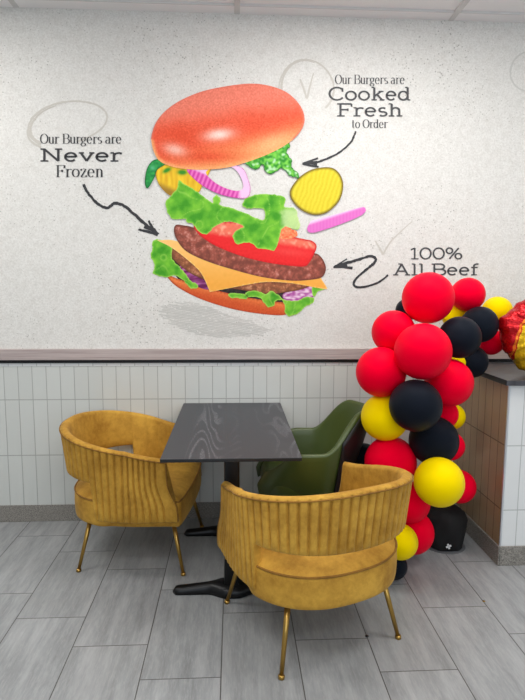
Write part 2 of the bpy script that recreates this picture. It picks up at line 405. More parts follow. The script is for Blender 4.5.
# ------------------------------------------------------------------ green bucket chair
def bucket_chair():
    root = thing('bucket_chair', 'olive green leather bucket chair with black back, behind the table\'s right side', 'chair', (.405, 2.945, 0), pi/2-.02)
    N = 120; loops = []; back = []
    def xy(a, sc, recl):
        # a: angle from straight back, -135..135 deg
        e = 2/2.5; s_, c_ = sin(a), cos(a)
        x = .285*sc*(abs(s_)**e)*(1 if s_ >= 0 else -1)
        y = -.235*sc*(abs(c_)**e)*(1 if c_ >= 0 else -1)
        if c_ > 0: y -= recl*c_
        return Vector((x, y, 0))
    def pt(a, z, off):
        k = max(0, (z-.36)/.47); sc = .80+.20*min(1, k*1.6)**.8
        q = xy(a, sc, .12*k*max(0, 1-abs(a)/1.6))
        d = Vector((sin(a), -cos(a), 0)); q = q+d*off
        # arms run forward and slope down to the seat front
        f_ = sstep(radians(95), radians(150), abs(a)); q.y += f_*(.10-.14*max(0, min(1, (z-.42)/.2)))
        return Vector((q.x, q.y, z))
    for i in range(N+1):
        a = radians(-150+300*i/N); aa = abs(a)
        zt = .600+.195*(1-sstep(radians(28), radians(80), aa))+.02*(1-sstep(radians(90), radians(140), aa))-.10*sstep(radians(115), radians(150), aa)
        e = min(i, N-i)/N; th = .034*(sqrt(max(0, 1-(1-min(1, e/.04))**2))*.8+.2)
        L = []
        for j in range(10): L.append(pt(a, .36+(zt-.016-.36)*j/9, 0))
        for j in range(1, 6):
            b = pi*j/6; L.append(pt(a, zt-.016+.016*sin(b), -th/2+th/2*cos(b)))
        for j in range(9): L.append(pt(a, zt-.016-(zt-.016-.375)*j/8, -th))
        loops.append(L)
        if aa < radians(62):
            back.append([pt(a, .365+(zt-.012-.365)*j/10, .004) for j in range(11)]+[pt(a, .365+(zt-.012-.365)*j/10, .012) for j in range(10, -1, -1)])
    loft('tub', loops, M['green'], root)
    loft('back_shell', back, M['greenblack'], root)
    # seat pad
    out = []
    for i in range(48):
        a = 2*pi*i/48; e = 2/3.2; s_, c_ = sin(a), cos(a)
        out.append(Vector((.235*(abs(s_)**e)*(1 if s_ >= 0 else -1), .03-.225*(abs(c_)**e)*(1 if c_ >= 0 else -1), 0)))
    loft('seat', [[Vector((q.x*(1-i), q.y*(1-i), z)) for q in out] for z, i in ((.345, .1), (.35, .03), (.37, 0), (.43, 0), (.448, .02), (.458, .07), (.463, .2), (.465, .6))], M['green'], root)
    for sx in (-1, 1):
        for sy in (-1, 1):
            tube('leg', [(sx*.17, sy*.15, .35), (sx*.235, sy*.22-.01, 0)], .014, M['blackmetal'], root, 10, r2=.009)
    return root
bucket_chair()

# ------------------------------------------------------------------ cafe table
tb = thing('cafe_table', 'rectangular black wood-grain cafe table between the chairs', 'table', (-.01, 2.775, 0))
o = boxmesh('tabletop', (-.298, -.545, .735), (.298, .545, .75), M['tabletop'], tb, .0015)
o.data.materials.append(M['tableedge'])
for f_ in o.data.polygons:
    if f_.normal.z < .5: f_.material_index = 1
for yy in (-.275, .34):
    b = bpy.data.objects.new('pedestal', None); col.objects.link(b); b.parent = tb; b.location = (0, yy, 0)
    cbm = boxmesh('column', (-.036, -.036, .04), (.036, .036, .724), M['blackmetal'], b, .012, 4); smoothify(cbm, 50)
    boxmesh('top_plate', (-.2, -.05, .724), (.2, .05, .735), M['blackmetal'], b, .003)
    # cast T foot: two low arms that swell into a hub
    L = []
    for i in range(41):
        x = -.285+.57*i/40; u = abs(x)/.285
        wv = (.030+.040*(1-sstep(.08, .42, u)))*sqrt(max(.02, 1-max(0, (u-.9)/.1)**2)); hh = (.030+.022*(1-sstep(.1, 1, u)))*sqrt(max(.08, 1-max(0, (u-.92)/.08)**2))
        L.append([Vector((x, wv*cos(a)*(1 if abs(cos(a)) < .99 else 1), .003+hh*max(0, sin(a))**.6 if sin(a) > 0 else .003)) for a in [pi*k/12 for k in range(13)]])
    loft('foot', L, M['blackmetal'], b)
    for sx in (-1, 1): lathe('glide', [(.012, 0), (.014, .004)], M['blackmetal'], b, 12).location = (sx*.25, 0, 0)

# ------------------------------------------------------------------ balloons
def balloon_mesh(name, r, drop=0.0):
    """a blown-up latex balloon: round crown, slight taper into a rolled neck along -Z (local)"""
    vs, fs = [], []; n = 40; prof = []
    for i in range(30):
        a = pi*i/29*.955
        rr = sin(a); zz = cos(a)
        if zz < 0: rr *= 1-.05*zz*zz; zz *= 1+.06*zz*zz
        prof.append((r*rr, r*zz))
    zb = prof[-1][1]; prof = [(r*.001, r)]+prof[1:]+[(r*.075, zb-r*.03), (r*.06, zb-r*.07), (r*.10, zb-r*.10), (r*.105, zb-r*.115), (r*.05, zb-r*.12)]
    for rr, z in prof:
        for k in range(n): vs.append((rr*cos(2*pi*k/n), rr*sin(2*pi*k/n), z))
    for i in range(len(prof)-1):
        for k in range(n): fs.append((i*n+k, i*n+(k+1) % n, (i+1)*n+(k+1) % n, (i+1)*n+k))
    fs.append(tuple(range(n))); fs.append(tuple((len(prof)-1)*n+k for k in range(n))[::-1])
    return fixnormals(mesh(name, vs, fs, M['red'], None, True))
B = [
 ('red', (0.984, 2.739, 1.412), 0.13, 'big red balloon at the very top of the garland, just under the words All Beef'),
 ('red', (1.293, 2.979, 1.426), 0.089, 'red balloon right of the topmost one, against the wall'),
 ('yellow', (1.513, 3.079, 1.328), 0.082, 'yellow balloon farthest right, behind the foil balloon'),
 ('yellow', (1.253, 3.043, 1.298), 0.067, 'sliver of yellow balloon wedged between the topmost red one and two black ones'),
 ('black', (1.323, 2.88, 1.267), 0.093, 'black balloon in the upper right of the garland, next to the foil balloon'),
 ('black', (1.131, 2.678, 1.217), 0.105, 'black balloon right of the biggest red balloon, upper half'),
 ('black', (0.948, 2.959, 1.341), 0.059, 'small black balloon peeking out left of the topmost red one'),
 ('red', (0.818, 2.758, 1.237), 0.101, 'red balloon on the upper left, half behind the biggest red one'),
 ('red', (0.901, 2.55, 1.162), 0.133, 'biggest red balloon, foremost in the upper garland'),
 ('red', (0.739, 2.684, 1.042), 0.12, 'red balloon bulging out leftmost, above the green chair'),
 ('red', (1.078, 2.659, 0.991), 0.115, 'red balloon right of centre at counter height'),
 ('black', (1.308, 2.929, 1.059), 0.087, 'black balloon touching the left end of the countertop'),
 ('red', (1.455, 3.012, 1.159), 0.07, 'dark red balloon behind the foil balloon, over the countertop'),
 ('yellow', (1.197, 2.864, 1.06), 0.048, 'tiny glimpse of yellow balloon between two black ones near the countertop'),
 ('black', (0.863, 2.512, 0.908), 0.124, 'large black balloon in the middle, right under the biggest red one'),
 ('yellow', (0.768, 2.693, 0.808), 0.115, 'yellow balloon on the left side, beside the green chair back'),
 ('yellow', (1.214, 2.925, 0.751), 0.069, 'small yellow balloon on the right, in front of the tan counter side'),
 ('red', (1.106, 2.785, 0.799), 0.076, 'small red balloon right of the large middle black one'),
 ('black', (1.011, 2.651, 0.695), 0.124, 'large black balloon just above the big low yellow one'),
 ('red', (0.805, 2.693, 0.571), 0.127, 'large red balloon directly behind the front chair\'s right arm'),
 ('black', (0.724, 2.924, 0.524), 0.074, 'black balloon behind the green chair, left of the large low red one'),
 ('yellow', (0.981, 2.482, 0.54), 0.118, 'big yellow balloon low in the garland, above the black weight bag'),
 ('red', (1.252, 2.877, 0.364), 0.088, 'dark red balloon low on the right, close to the counter side'),
 ('red', (1.163, 2.811, 0.617), 0.074, 'slice of red balloon right of the black one above the big low yellow'),
 ('red', (0.91, 2.692, 0.355), 0.103, 'red balloon under the big low yellow one, upper of the lowest two reds'),
 ('red', (0.951, 2.749, 0.164), 0.111, 'dark red balloon resting lowest of the reds, near the floor'),
 ('yellow', (0.812, 2.515, 0.228), 0.087, 'small yellow balloon near the floor, beside the front chair\'s seat'),
 ('black', (0.803, 2.568, 0.074), 0.064, 'small black balloon lying on the floor at the foot of the garland'),
]
proto = {}
axis = Vector((1.0, 2.85, 0))
for c_, loc, r, lab in B:
    r *= {1.412: 1.0, 1.217: 1.0, 1.162: 1.015, .908: 1.0, .695: 1.0, .54: 1.0, .228: 1.0, 1.237: 1.10}.get(loc[2], 1.045)      # latex swells where neighbours press on it
    o = balloon_mesh('balloon', r); o.data.materials[0] = M[c_]
    o.location = (loc[0], loc[1], max(loc[2], r*1.01))
    d = Vector((axis.x+.15*max(0, loc[2]-1), axis.y+.12, loc[2]-.02))-Vector(loc)      # neck points to the garland's core
    if d.length < .02: d = Vector((0, 1, 0))
    o.rotation_mode = 'QUATERNION'; o.rotation_quaternion = Vector((0, 0, -1)).rotation_difference(d)
    tag(o, lab, 'balloon', 'balloons of the red, black and yellow garland')

# foil balloon
fc = at(541, 337, 2.86)
N1, N2 = 96, 22; vs = []; fs = []
for side in (1, -1):
    for i in range(N2+1):
        u = i/N2
        for k in range(N1):
            a = 2*pi*k/N1
            R_ = .232*(1+.035*sin(9*a+1)*u**6+.018*sin(23*a)*u**6+.10*max(0, cos(a-2.95))**14*u**3)
            crease = .012*sin(17*a+5*noise.noise(Vector((cos(a)*2, sin(a)*2, side))))*u**2.5*(1-u**8)+.022*noise.noise(Vector((u*cos(a)*5, u*sin(a)*5, side*3)))*(1-u**4)
            yy = side*(-.095*sqrt(max(0, 1-u**2.6)))+crease*side
            vs.append((R_*u*cos(a), yy, R_*u*sin(a)*(.78 if a < pi else 1.01)))
    base_ = 0 if side == 1 else (N2+1)*N1
    for i in range(N2):
        for k in range(N1): fs.append((base_+i*N1+k, base_+i*N1+(k+1) % N1, base_+(i+1)*N1+(k+1) % N1, base_+(i+1)*N1+k))
foil = mesh('foil_balloon', vs, fs, M['foil'], None, True)
bm = bmesh.new(); bm.from_mesh(foil.data); bmesh.ops.remove_doubles(bm, verts=bm.verts, dist=.0008); bmesh.ops.recalc_face_normals(bm, faces=bm.faces); bm.to_mesh(foil.data); bm.free()
foil.location = (fc.x, fc.y, 1.239); foil.rotation_euler = (0, 0, .12)
tag(foil, 'shiny red and yellow foil balloon standing on the countertop', 'balloon')

# weight bag
wb = thing('balloon_weight', 'black weight bag with a small white mark on the floor under the garland', 'weight', (1.20, 2.93, 0))
lathe('bag', [(.05, .004), (.095, .004), (.108, .02), (.113, .07), (.118, .12), (.118, .17), (.10, .21), (.06, .232), (.02, .243), (.012, .245)], M['bag'], wb, 48,
      lambda a, z: 1+.05*sin(5*a+z*20)+.02*sin(11*a-z*30))
lathe('plate', [(.118, 0), (.12, .002), (.118, .004)], M['greyplate'], wb, 40)
vs, fs = [], []
for k in range(4):
    a = k*pi/2+.35; d = Vector((cos(a), 0, sin(a))); s_ = Vector((-sin(a), 0, cos(a)))
    b = len(vs)
    for side in (0, .004):
        for q in (d*.002+s_*.006, d*.018+s_*.007, d*.021, d*.018-s_*.007, d*.002-s_*.006): vs.append(q*.75+Vector((0, -side, 0)))
    fs += [(b, b+1, b+2, b+3, b+4)[::-1], (b+5, b+6, b+7, b+8, b+9)]+[(b+i, b+(i+1) % 5, b+5+(i+1) % 5, b+5+i) for i in range(5)]
mk = mesh('star_mark', vs, fs, M['whitemark'], wb, False, (-.015, -.108, .042))
mk['label'] = 'small white star-shaped mark'

for nm, lab, px, py, sz, mt in (('crumb', 'tiny orange-brown crumb on a floor tile seam near the counter', 484, 601.5, .007, 'brass'), ('floor_chip', 'tiny black chip at a floor tile seam behind the front chair', 367, 636.5, .008, 'blackmetal')):
    q = at(px, py, 1.0); d_ = q-Vector((0, 0, H)); q = Vector((0, 0, H))+d_*(-H/d_.z)
    vs = [(sz*cos(a)*(1+.3*sin(3*a)), sz*sin(a)*(1+.25*cos(2*a)), 0) for a in [2*pi*k/10 for k in range(10)]]+[(sz*.6*cos(a), sz*.6*sin(a), sz*.5) for a in [2*pi*k/10 for k in range(10)]]
    o = mesh(nm, vs, [(k, (k+1) % 10, 10+(k+1) % 10, 10+k) for k in range(10)]+[tuple(range(10, 20)), tuple(range(10))[::-1]], M[mt], None, False, (q.x, q.y, 0.0005)); tag(o, lab, 'debris')

# ------------------------------------------------------------------ mural print
def wpt(x, y, k=1):
    v = at(x, y); return Vector((v.x, YW-.0006*k, v.z))
def crm(pts, sub=6, closed=True):
    n = len(pts); out = []
    rng = range(n) if closed else range(n-1)
    for i in rng:
        g = (lambda j: pts[j % n]) if closed else (lambda j: pts[max(0, min(n-1, j))])
        p0, p1, p2, p3 = g(i-1), g(i), g(i+1), g(i+2)
        for s in range(sub):
            t = s/sub
            out.append(tuple(.5*((2*b)+(-a+c)*t+(2*a-5*b+4*c-d)*t*t+(-a+3*b-3*c+d)*t**3) for a, b, c, d in zip(p0, p1, p2, p3)))
    if not closed: out.append(tuple(pts[-1]))
    return out
def mixc(a, b, t): t = max(0, min(1, t)); return tuple(x+(y-x)*t for x, y in zip(a, b))
def nz(x, y, s, seed=0): return noise.noise(Vector((x*s, y*s, seed*7.3)))
def inside(x, y, P):
    c = False; j = len(P)-1
    for i in range(len(P)):
        if (P[i][1] > y) != (P[j][1] > y) and x < (P[j][0]-P[i][0])*(y-P[i][1])/(P[j][1]-P[i][1])+P[i][0]: c = not c
        j = i
    return c
def edged(x, y, P):
    return min((x-a)**2+(y-b)**2 for a, b in P)**.5
mural = thing('burger_picture', 'large printed picture of an exploded cheeseburger on the wall', 'wall mural', tuple(wpt(238, 200, 0)))
def paint(name, pts, layer, fn, step=1.2, sub=6, ruffle=0, hole=None, parent=None):
    P = crm(pts, sub)
    if ruffle:
        P = [(x+ruffle*nz(x, y, .35, 3), y+ruffle*nz(x, y, .35, 9)) for x, y in P]
    H_ = crm(hole, sub) if hole else None
    xs = [a for a, b in P]; ys = [b for a, b in P]
    V = [Vector(q) for q in P]; E = [(i, (i+1) % len(P)) for i in range(len(P))]
    if H_:
        b0 = len(V); V += [Vector(q) for q in H_]; E += [(b0+i, b0+(i+1) % len(H_)) for i in range(len(H_))]
    y = min(ys); r = 0
    while y < max(ys):
        x = min(xs)+(step/2 if r % 2 else 0)
        while x < max(xs):
            if inside(x, y, P) and not (H_ and inside(x, y, H_)): V.append(Vector((x, y)))
            x += step
        y += step*.87; r += 1
    vo, _, fo, *_r = delaunay_2d_cdt(V, E, [], 0, .02)
    F_ = []
    for f in fo:
        cx = sum(vo[i][0] for i in f)/3; cy = sum(vo[i][1] for i in f)/3
        if inside(cx, cy, P) and not (H_ and inside(cx, cy, H_)): F_.append(tuple(f)[::-1])
    vs = [wpt(v[0], v[1], layer)-mural.location for v in vo]
    o = mesh(name, vs, F_, M['print'], parent or mural)
    ca = o.data.color_attributes.new('Col', 'FLOAT_COLOR', 'POINT')
    for i, v in enumerate(vo):
        c_ = fn(v[0], v[1], edged(v[0], v[1], P)); ca.data[i].color = srgb(*[max(0, min(255, q)) for q in c_])
    # all faces towards the room
    bm = bmesh.new(); bm.from_mesh(o.data)
    for f in bm.faces:
        f.normal_update()
        if f.normal.y > 0: f.normal_flip()
    bm.to_mesh(o.data); bm.free()
    return o
def gauss(x, y, cx, cy, rx, ry, rot=0):
    c_, s_ = cos(rot), sin(rot); dx, dy = x-cx, y-cy; u = (dx*c_+dy*s_)/rx; v = (-dx*s_+dy*c_)/ry
    return math.exp(-(u*u+v*v))

def f_topbun(x, y, d):
    ty = y+.12*(x-228)
    c_ = mixc((236, 126, 104), (230, 84, 54), sstep(100, 132, ty+4*nz(x, y, .05)))
    c_ = mixc(c_, (240, 150, 92), sstep(130, 164, ty+.16*(x-228)))
    c_ = mixc(c_, (244, 186, 130), .75*gauss(x, y, 274, 143, 24, 9, -.35))
    c_ = mixc(c_, (222, 74, 42), .8*gauss(x, y, 205, 157, 34, 6, 0)); c_ = mixc(c_, (222, 76, 44), .7*gauss(x, y, 186, 136, 16, 9))
    c_ = mixc(c_, (226, 86, 56), .55*gauss(x, y, 266, 122, 26, 12))
    c_ = mixc(c_, (248, 222, 212), .95*gauss(x, y, 219, 135, 15, 6, -.12)); c_ = mixc(c_, (246, 205, 190), .8*gauss(x, y, 175, 150, 12, 6, .25))
    c_ = mixc((245, 170, 110), c_, sstep(0, 5, d)) if y > 140 else mixc((226, 120, 98), c_, sstep(0, 3, d))
    n_ = 14*nz(x, y, .9)+18*nz(x, y, 2.1, 4); return tuple(q+n_ for q in c_)
def f_bottombun(x, y, d):
    c_ = mixc((236, 132, 70), (206, 84, 40), sstep(0, 1, (y-(276+(x-168)*.22))/14)); c_ = mixc((176, 66, 34), c_, sstep(0, 2.5, d))
    n_ = 12*nz(x, y, .8)+8*nz(x, y, 2, 2); return tuple(q+n_ for q in c_)
def f_lettuce(seed, pale=0):
    def f(x, y, d):
        v = nz(x, y, .09, seed)+.5*nz(x, y, .22, seed+1)
        c_ = mixc((66, 152, 34), (126, 198, 56), .5+v*.95)
        vein = abs(nz(x+20*seed, y, .05, seed+3)); c_ = mixc((156, 208, 88), c_, .35+.65*sstep(0, .035, vein))
        c_ = mixc((168, 216, 92), c_, sstep(0, 1.8, d))
        if pale: c_ = mixc(c_, (214, 230, 176), .75*sstep(278, 286, x+4*nz(x, y, .2))*sstep(236, 228, y+5*nz(x, y, .15, 7))*sstep(205, 212, y))
        n_ = 8*nz(x, y, .8, seed); return tuple(q+n_ for q in c_)
    return f
def f_tomato(x, y, d):
    top = sstep(0, 6, (234+(x-195)*.15)-y)
    c_ = mixc((232, 40, 42), (236, 116, 92), top)
    c_ = mixc(c_, (250, 190, 160), .6*top*max(0, nz(x, y, .3, 5))*2); c_ = mixc(c_, (244, 90, 84), .5*gauss(x, y, 290, 252, 22, 4, .12))
    c_ = mixc((206, 26, 34), c_, sstep(0, 2.5, d)); n_ = 7*nz(x, y, .5); return tuple(q+n_ for q in c_)
def f_patty(base, hi, seed):
    def f(x, y, d):
        v = .8*nz(x, y, .2, seed)+.5*nz(x, y, .5, seed+1)+.5*nz(x, y, .95, seed+2)
        c_ = mixc(tuple(q*.72 for q in base), base, .5+v*1.3); c_ = mixc(c_, hi, .6*sstep(.25, .7, v))
        return mixc(tuple(q*.62 for q in base), c_, sstep(0, 3.2, d))
    return f
def f_cheese(x, y, d):
    c_ = mixc((250, 196, 116), (243, 170, 70), sstep(240, 290, y)); c_ = mixc((252, 214, 140), c_, sstep(0, 1.4, d)); n_ = 4*nz(x, y, .3); return tuple(q+n_ for q in c_)
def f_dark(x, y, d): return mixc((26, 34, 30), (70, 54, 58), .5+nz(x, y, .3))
def f_purple(x, y, d): return mixc((104, 30, 84), (190, 110, 170), .35+nz(x*.4+y, y, .35, 2)*1.2)
def f_onionlow(x, y, d):
    c_ = mixc((236, 206, 226), (168, 72, 150), sstep(0, 1, .5+1.2*nz(x, y*3, .22, 3))); return mixc((140, 60, 124), c_, sstep(0, 1.6, d))
def f_ring(x, y, d):
    c_ = mixc((232, 120, 196), (206, 62, 158), .5+1.3*sin((x*.9+y*.35)*1.5)*.5); c_ = mixc(c_, (238, 196, 230), sstep(0, 6, x-236)+sstep(0, 3, (172+(x-195)*.42)-y))
    return mixc((188, 52, 148), c_, sstep(0, 1, d))
def f_onionbit(x, y, d):
    m_ = 229-(x-309)*.325; c_ = mixc((246, 216, 238), (222, 110, 194), sstep(-1.5, 2.5, y-(m_-5)))
    return mixc(c_, (240, 170, 220), .2*(.5+.5*sin(x*1.9)))
def f_pickle(x, y, d):
    s_ = .5+.5*sin((x*.96+y*.32)*1.5+nz(x, y, .1)*3)
    c_ = mixc((206, 184, 30), (244, 232, 96), s_*.6); c_ = mixc(c_, (232, 212, 52), .5); c_ = mixc((122, 104, 34), c_, sstep(.4, 3.2, d)); n_ = 8*nz(x, y, .7); return tuple(q+n_ for q in c_)
def f_pepper(x, y, d):
    c_ = mixc((242, 206, 52), (222, 170, 34), .5+nz(x*2, y*.4, .2)); c_ = mixc(c_, (158, 120, 44), sstep(0, 8, y-(179+(x-157)*.42)) if x < 185 else 0)
    g = max(gauss(x, y, 167, 170.5, 3.4, 1.7, -.5), gauss(x, y, 182.5, 172.5, 3.6, 2)); c_ = mixc(c_, (56, 140, 40), min(1, g*2)); return mixc((176, 138, 44), c_, sstep(0, 1.4, d))
def f_stem(x, y, d):
    c_ = mixc((22, 120, 62), (120, 200, 170), gauss(x, y, 153, 168, 2.5, 2.5)); c_ = mixc(c_, (60, 170, 80), .5+nz(x, y, .4)); return mixc((14, 84, 44), c_, sstep(0, 1.4, d))
def f_herb(x, y, d):
    v = nz(x, y, .34, 6); c_ = mixc((44, 138, 40), (124, 206, 76), .5+1.4*v); c_ = mixc(c_, (206, 240, 200), .8*sstep(.1, .5, nz(x, y, .3, 8))); return mixc((30, 100, 36), c_, sstep(0, 1.3, d))

paint('bottom_bun', [(167, 275), (180, 279.5), (202, 286.5), (225, 292.5), (245, 297), (270, 301), (286, 303), (288.5, 308), (286, 314.5), (270, 314.8), (245, 311.5), (225, 307), (202, 299.5), (185, 291.5), (173, 283.5)], 2, f_bottombun)
paint('dark_salad_fill', [(170, 256), (190, 262), (230, 280), (290, 283), (314, 287), (308, 294), (290, 304), (254, 304), (226, 297), (198, 288), (178, 279)], 1, f_dark)  # dark green-black fill of the print, between lower patty and bottom bun
paint('purple_onion', [(180, 266), (192, 270), (204, 276), (210, 288), (204, 289), (192, 284), (184, 277)], 3, f_purple)
paint('onion_slice', [(283, 294), (292, 290), (304, 286), (310, 285), (315.5, 291), (313, 297), (302, 301), (290, 302), (284, 300)], 4, f_onionlow)
paint('lower_patty', [(170, 246), (178, 246), (190, 254), (210, 268), (240, 281), (270, 280), (300, 281), (312, 284), (303, 289), (288, 292), (268, 294), (248, 291), (225, 287), (205, 280), (190, 273), (176, 262), (171, 255)], 5, f_patty((172, 104, 70), (226, 170, 128), 4))
paint('lower_lettuce', [(152.6, 242), (159, 239.5), (171, 246), (172.6, 259), (183, 270.7), (189.8, 280), (198, 285.5), (193, 289), (188.8, 287), (181, 278.5), (173.6, 275.5), (166, 277), (159, 276.4), (152.6, 273), (154.5, 268), (153.6, 263), (150.7, 255.5), (152.6, 250)], 6, f_lettuce(1), ruffle=1.2)
paint('lower_lettuce', [(313, 298), (313, 303), (305.5, 307), (298, 313.6), (289, 316), (285, 312), (284, 303.5), (280.7, 300), (276, 301), (273, 306), (267.4, 306.5), (263, 301), (257, 297), (248, 297), (246, 292.5), (256, 290.5), (266, 294), (271, 291), (277, 294), (283, 299), (296, 301), (306, 297)], 6, f_lettuce(2), ruffle=1)
paint('lower_lettuce', [(228, 294), (236, 293), (247, 295), (246, 299), (238, 298), (231, 298)], 6, f_lettuce(3), ruffle=.6)
paint('lettuce_tip', [(313, 285), (321, 285), (325, 289), (318, 291.5), (314, 297), (312, 291)], 6, f_lettuce(5), ruffle=.5)
paint('cheese_slice', [(158, 240.7), (160, 240.3), (174, 240.4), (197, 249), (216, 256), (254, 268), (292.4, 276), (313, 275), (319, 275), (322, 280), (327, 288), (325, 289), (315, 287.5), (292, 283.3), (266, 282), (243, 285.5), (212, 291.5), (209.5, 290.5), (201, 273), (186, 258.6), (170.5, 247)], 7, f_cheese, sub=4)
paint('upper_patty', [(176, 225), (184, 225.5), (195, 228), (230, 240), (280, 252), (312, 253), (320, 256), (325, 264), (325.5, 271), (322, 277), (313, 279.5), (292, 280.7), (262, 277), (231, 269), (205, 260.5), (186, 251), (177, 240), (174, 231)], 8, f_patty((172, 92, 76), (216, 160, 148), 1))
paint('tomato_slice', [(194, 225), (200, 221), (212, 222), (240, 222), (262, 222), (281, 225), (290, 229), (292, 236), (303, 239), (312, 241), (316.5, 246), (314, 254), (309, 263), (304, 266.5), (292.4, 266), (269.5, 263), (243, 256.7), (218, 247), (203, 238), (196, 231)], 9, f_tomato)
paint('tomato_sliver', [(277, 231), (283, 226), (289, 224), (291, 229), (296, 231), (297, 236), (288, 239), (280, 238)], 10, lambda x, y, d: mixc((244, 96, 58), (252, 170, 120), .5+nz(x, y, .5)))
paint('lettuce_leaf', [(179, 180.5), (186, 185.5), (196, 191), (208, 200), (213, 203), (213.6, 197.6), (217, 195.5), (221, 199.5), (220, 205), (231, 208), (245, 213), (256, 218), (263.6, 220), (265, 211.5), (260, 208.4), (247, 208.4), (242.4, 205), (246.4, 197.5), (260, 194.3), (277, 195), (285.5, 199), (284.5, 206.5), (295, 209), (298, 218), (300, 225.5), (297, 229.5), (285, 227), (280.5, 232.6), (278, 244), (273, 250.7), (265.5, 249), (258, 248), (252, 243.5), (244.5, 243), (237, 244), (232.6, 237), (236, 231), (243, 226.5), (229, 221.4), (215.5, 226), (208, 233.8), (202, 233.8), (196.4, 229), (192.6, 223.5), (187, 222.5), (185, 218.6), (173.6, 219.5), (167.5, 212), (166, 201.4), (171.7, 195.7), (177.5, 188)], 11, f_lettuce(0, 1), ruffle=1)
paint('onion_ring', [(187, 169), (193, 178), (205, 187.5), (220, 194.5), (235, 198), (247, 198), (250.5, 190), (248, 179), (242, 168), (225, 164), (200, 164)], 12, f_ring, step=1, hole=[(206, 172), (214, 182), (226, 188.5), (237, 191), (243, 188), (241, 178), (233, 168), (220, 167)])
paint('pickled_pepper', [(156.4, 169), (164, 165), (183, 166), (209, 167), (209, 174), (203, 185), (198, 193), (184, 196), (171, 196), (161, 187.5), (156.6, 178.6)], 10, f_pepper)
paint('pepper_stem', [(148.5, 188), (145.5, 186), (145.5, 176), (148, 167), (153.5, 160.5), (161, 160), (165, 164.5), (157.5, 170), (154.5, 178)], 13, f_stem, step=1)
paint('herb_sprig', [(244.5, 163), (250, 167), (256, 169.5), (262.6, 165), (265.5, 172), (271, 174.4), (276, 171.8), (280.7, 168.8), (285.5, 171.4), (290, 176), (298, 179), (298.5, 174), (292, 167), (291.5, 160), (286.4, 153), (290, 146), (285, 144), (262, 155), (246, 160)], 13, f_herb, step=1, ruffle=1.2)
paint('pickle_slice', [(289.6, 193), (293, 184.8), (301, 176), (311, 170), (322.6, 167.6), (333, 168.5), (340, 175), (343, 185), (340.5, 198), (334, 207), (325, 213.5), (313, 215), (301, 210), (292.5, 201.5)], 13, f_pickle)
paint('onion_strip', [(307, 229), (309.5, 223), (314, 220), (337, 214), (360, 207.6), (364.5, 208), (365, 212), (357, 217.5), (337, 225.5), (317, 232), (309.5, 232.5)], 13, f_onionbit, step=1)
paint('top_bun', [(151.7, 136), (156.4, 122.6), (166, 111), (181, 100.7), (202, 92), (225, 87), (249, 84.2), (268, 86), (285, 92), (296.7, 101.7), (303.3, 113), (303.8, 124.5), (297, 136), (285.2, 145.5), (268, 154.5), (249, 161.7), (230.5, 167.2), (211.7, 169.7), (192.6, 169.9), (173.6, 167.4), (160, 161.5), (154.5, 153), (152, 144)], 15, f_topbun)

def ribbons(name, strokes, mat, layer, parent=None, jit=0, thin=None):
    """strokes: (points in photo units, width, width_end)"""
    vs, fs = [], []
    org = parent.location if parent else Vector((0, 0, 0))
    for si, st_ in enumerate(strokes):
        pts, w0, w1 = st_[:3]; n = len(pts); b = len(vs); lay = layer+.12*(si % 8)
        for i, (x, y) in enumerate(pts):
            a = pts[max(0, i-1)]; c_ = pts[min(n-1, i+1)]; dx, dy = c_[0]-a[0], c_[1]-a[1]; l_ = max(1e-6, sqrt(dx*dx+dy*dy)); nx, ny = -dy/l_, dx/l_
            w = (w0+(w1-w0)*i/max(1, n-1))/2
            if thin is not None: w *= thin+(1-thin)*abs(dy/l_)**1.5
            j1 = 1+jit*nz(x, y, 1.3, 1); j2 = 1+jit*nz(x, y, 1.3, 5)
            vs += [wpt(x+nx*w*j1, y+ny*w*j1, lay)-org, wpt(x-nx*w*j2, y-ny*w*j2, lay)-org]
        for i in range(n-1): fs.append((b+2*i, b+2*i+1, b+2*i+3, b+2*i+2))
    o = mesh(name, vs, fs, mat, parent)
    bm = bmesh.new(); bm.from_mesh(o.data)
    for f in bm.faces:
        f.normal_update()
        if f.normal.y > 0: f.normal_flip()
    bm.to_mesh(o.data); bm.free()
    return o
def arc(cx, cy, rx, ry, a0, a1, n=18): return [(cx+rx*cos(radians(a0+(a1-a0)*i/n)), cy+ry*sin(radians(a0+(a1-a0)*i/n))) for i in range(n+1)]
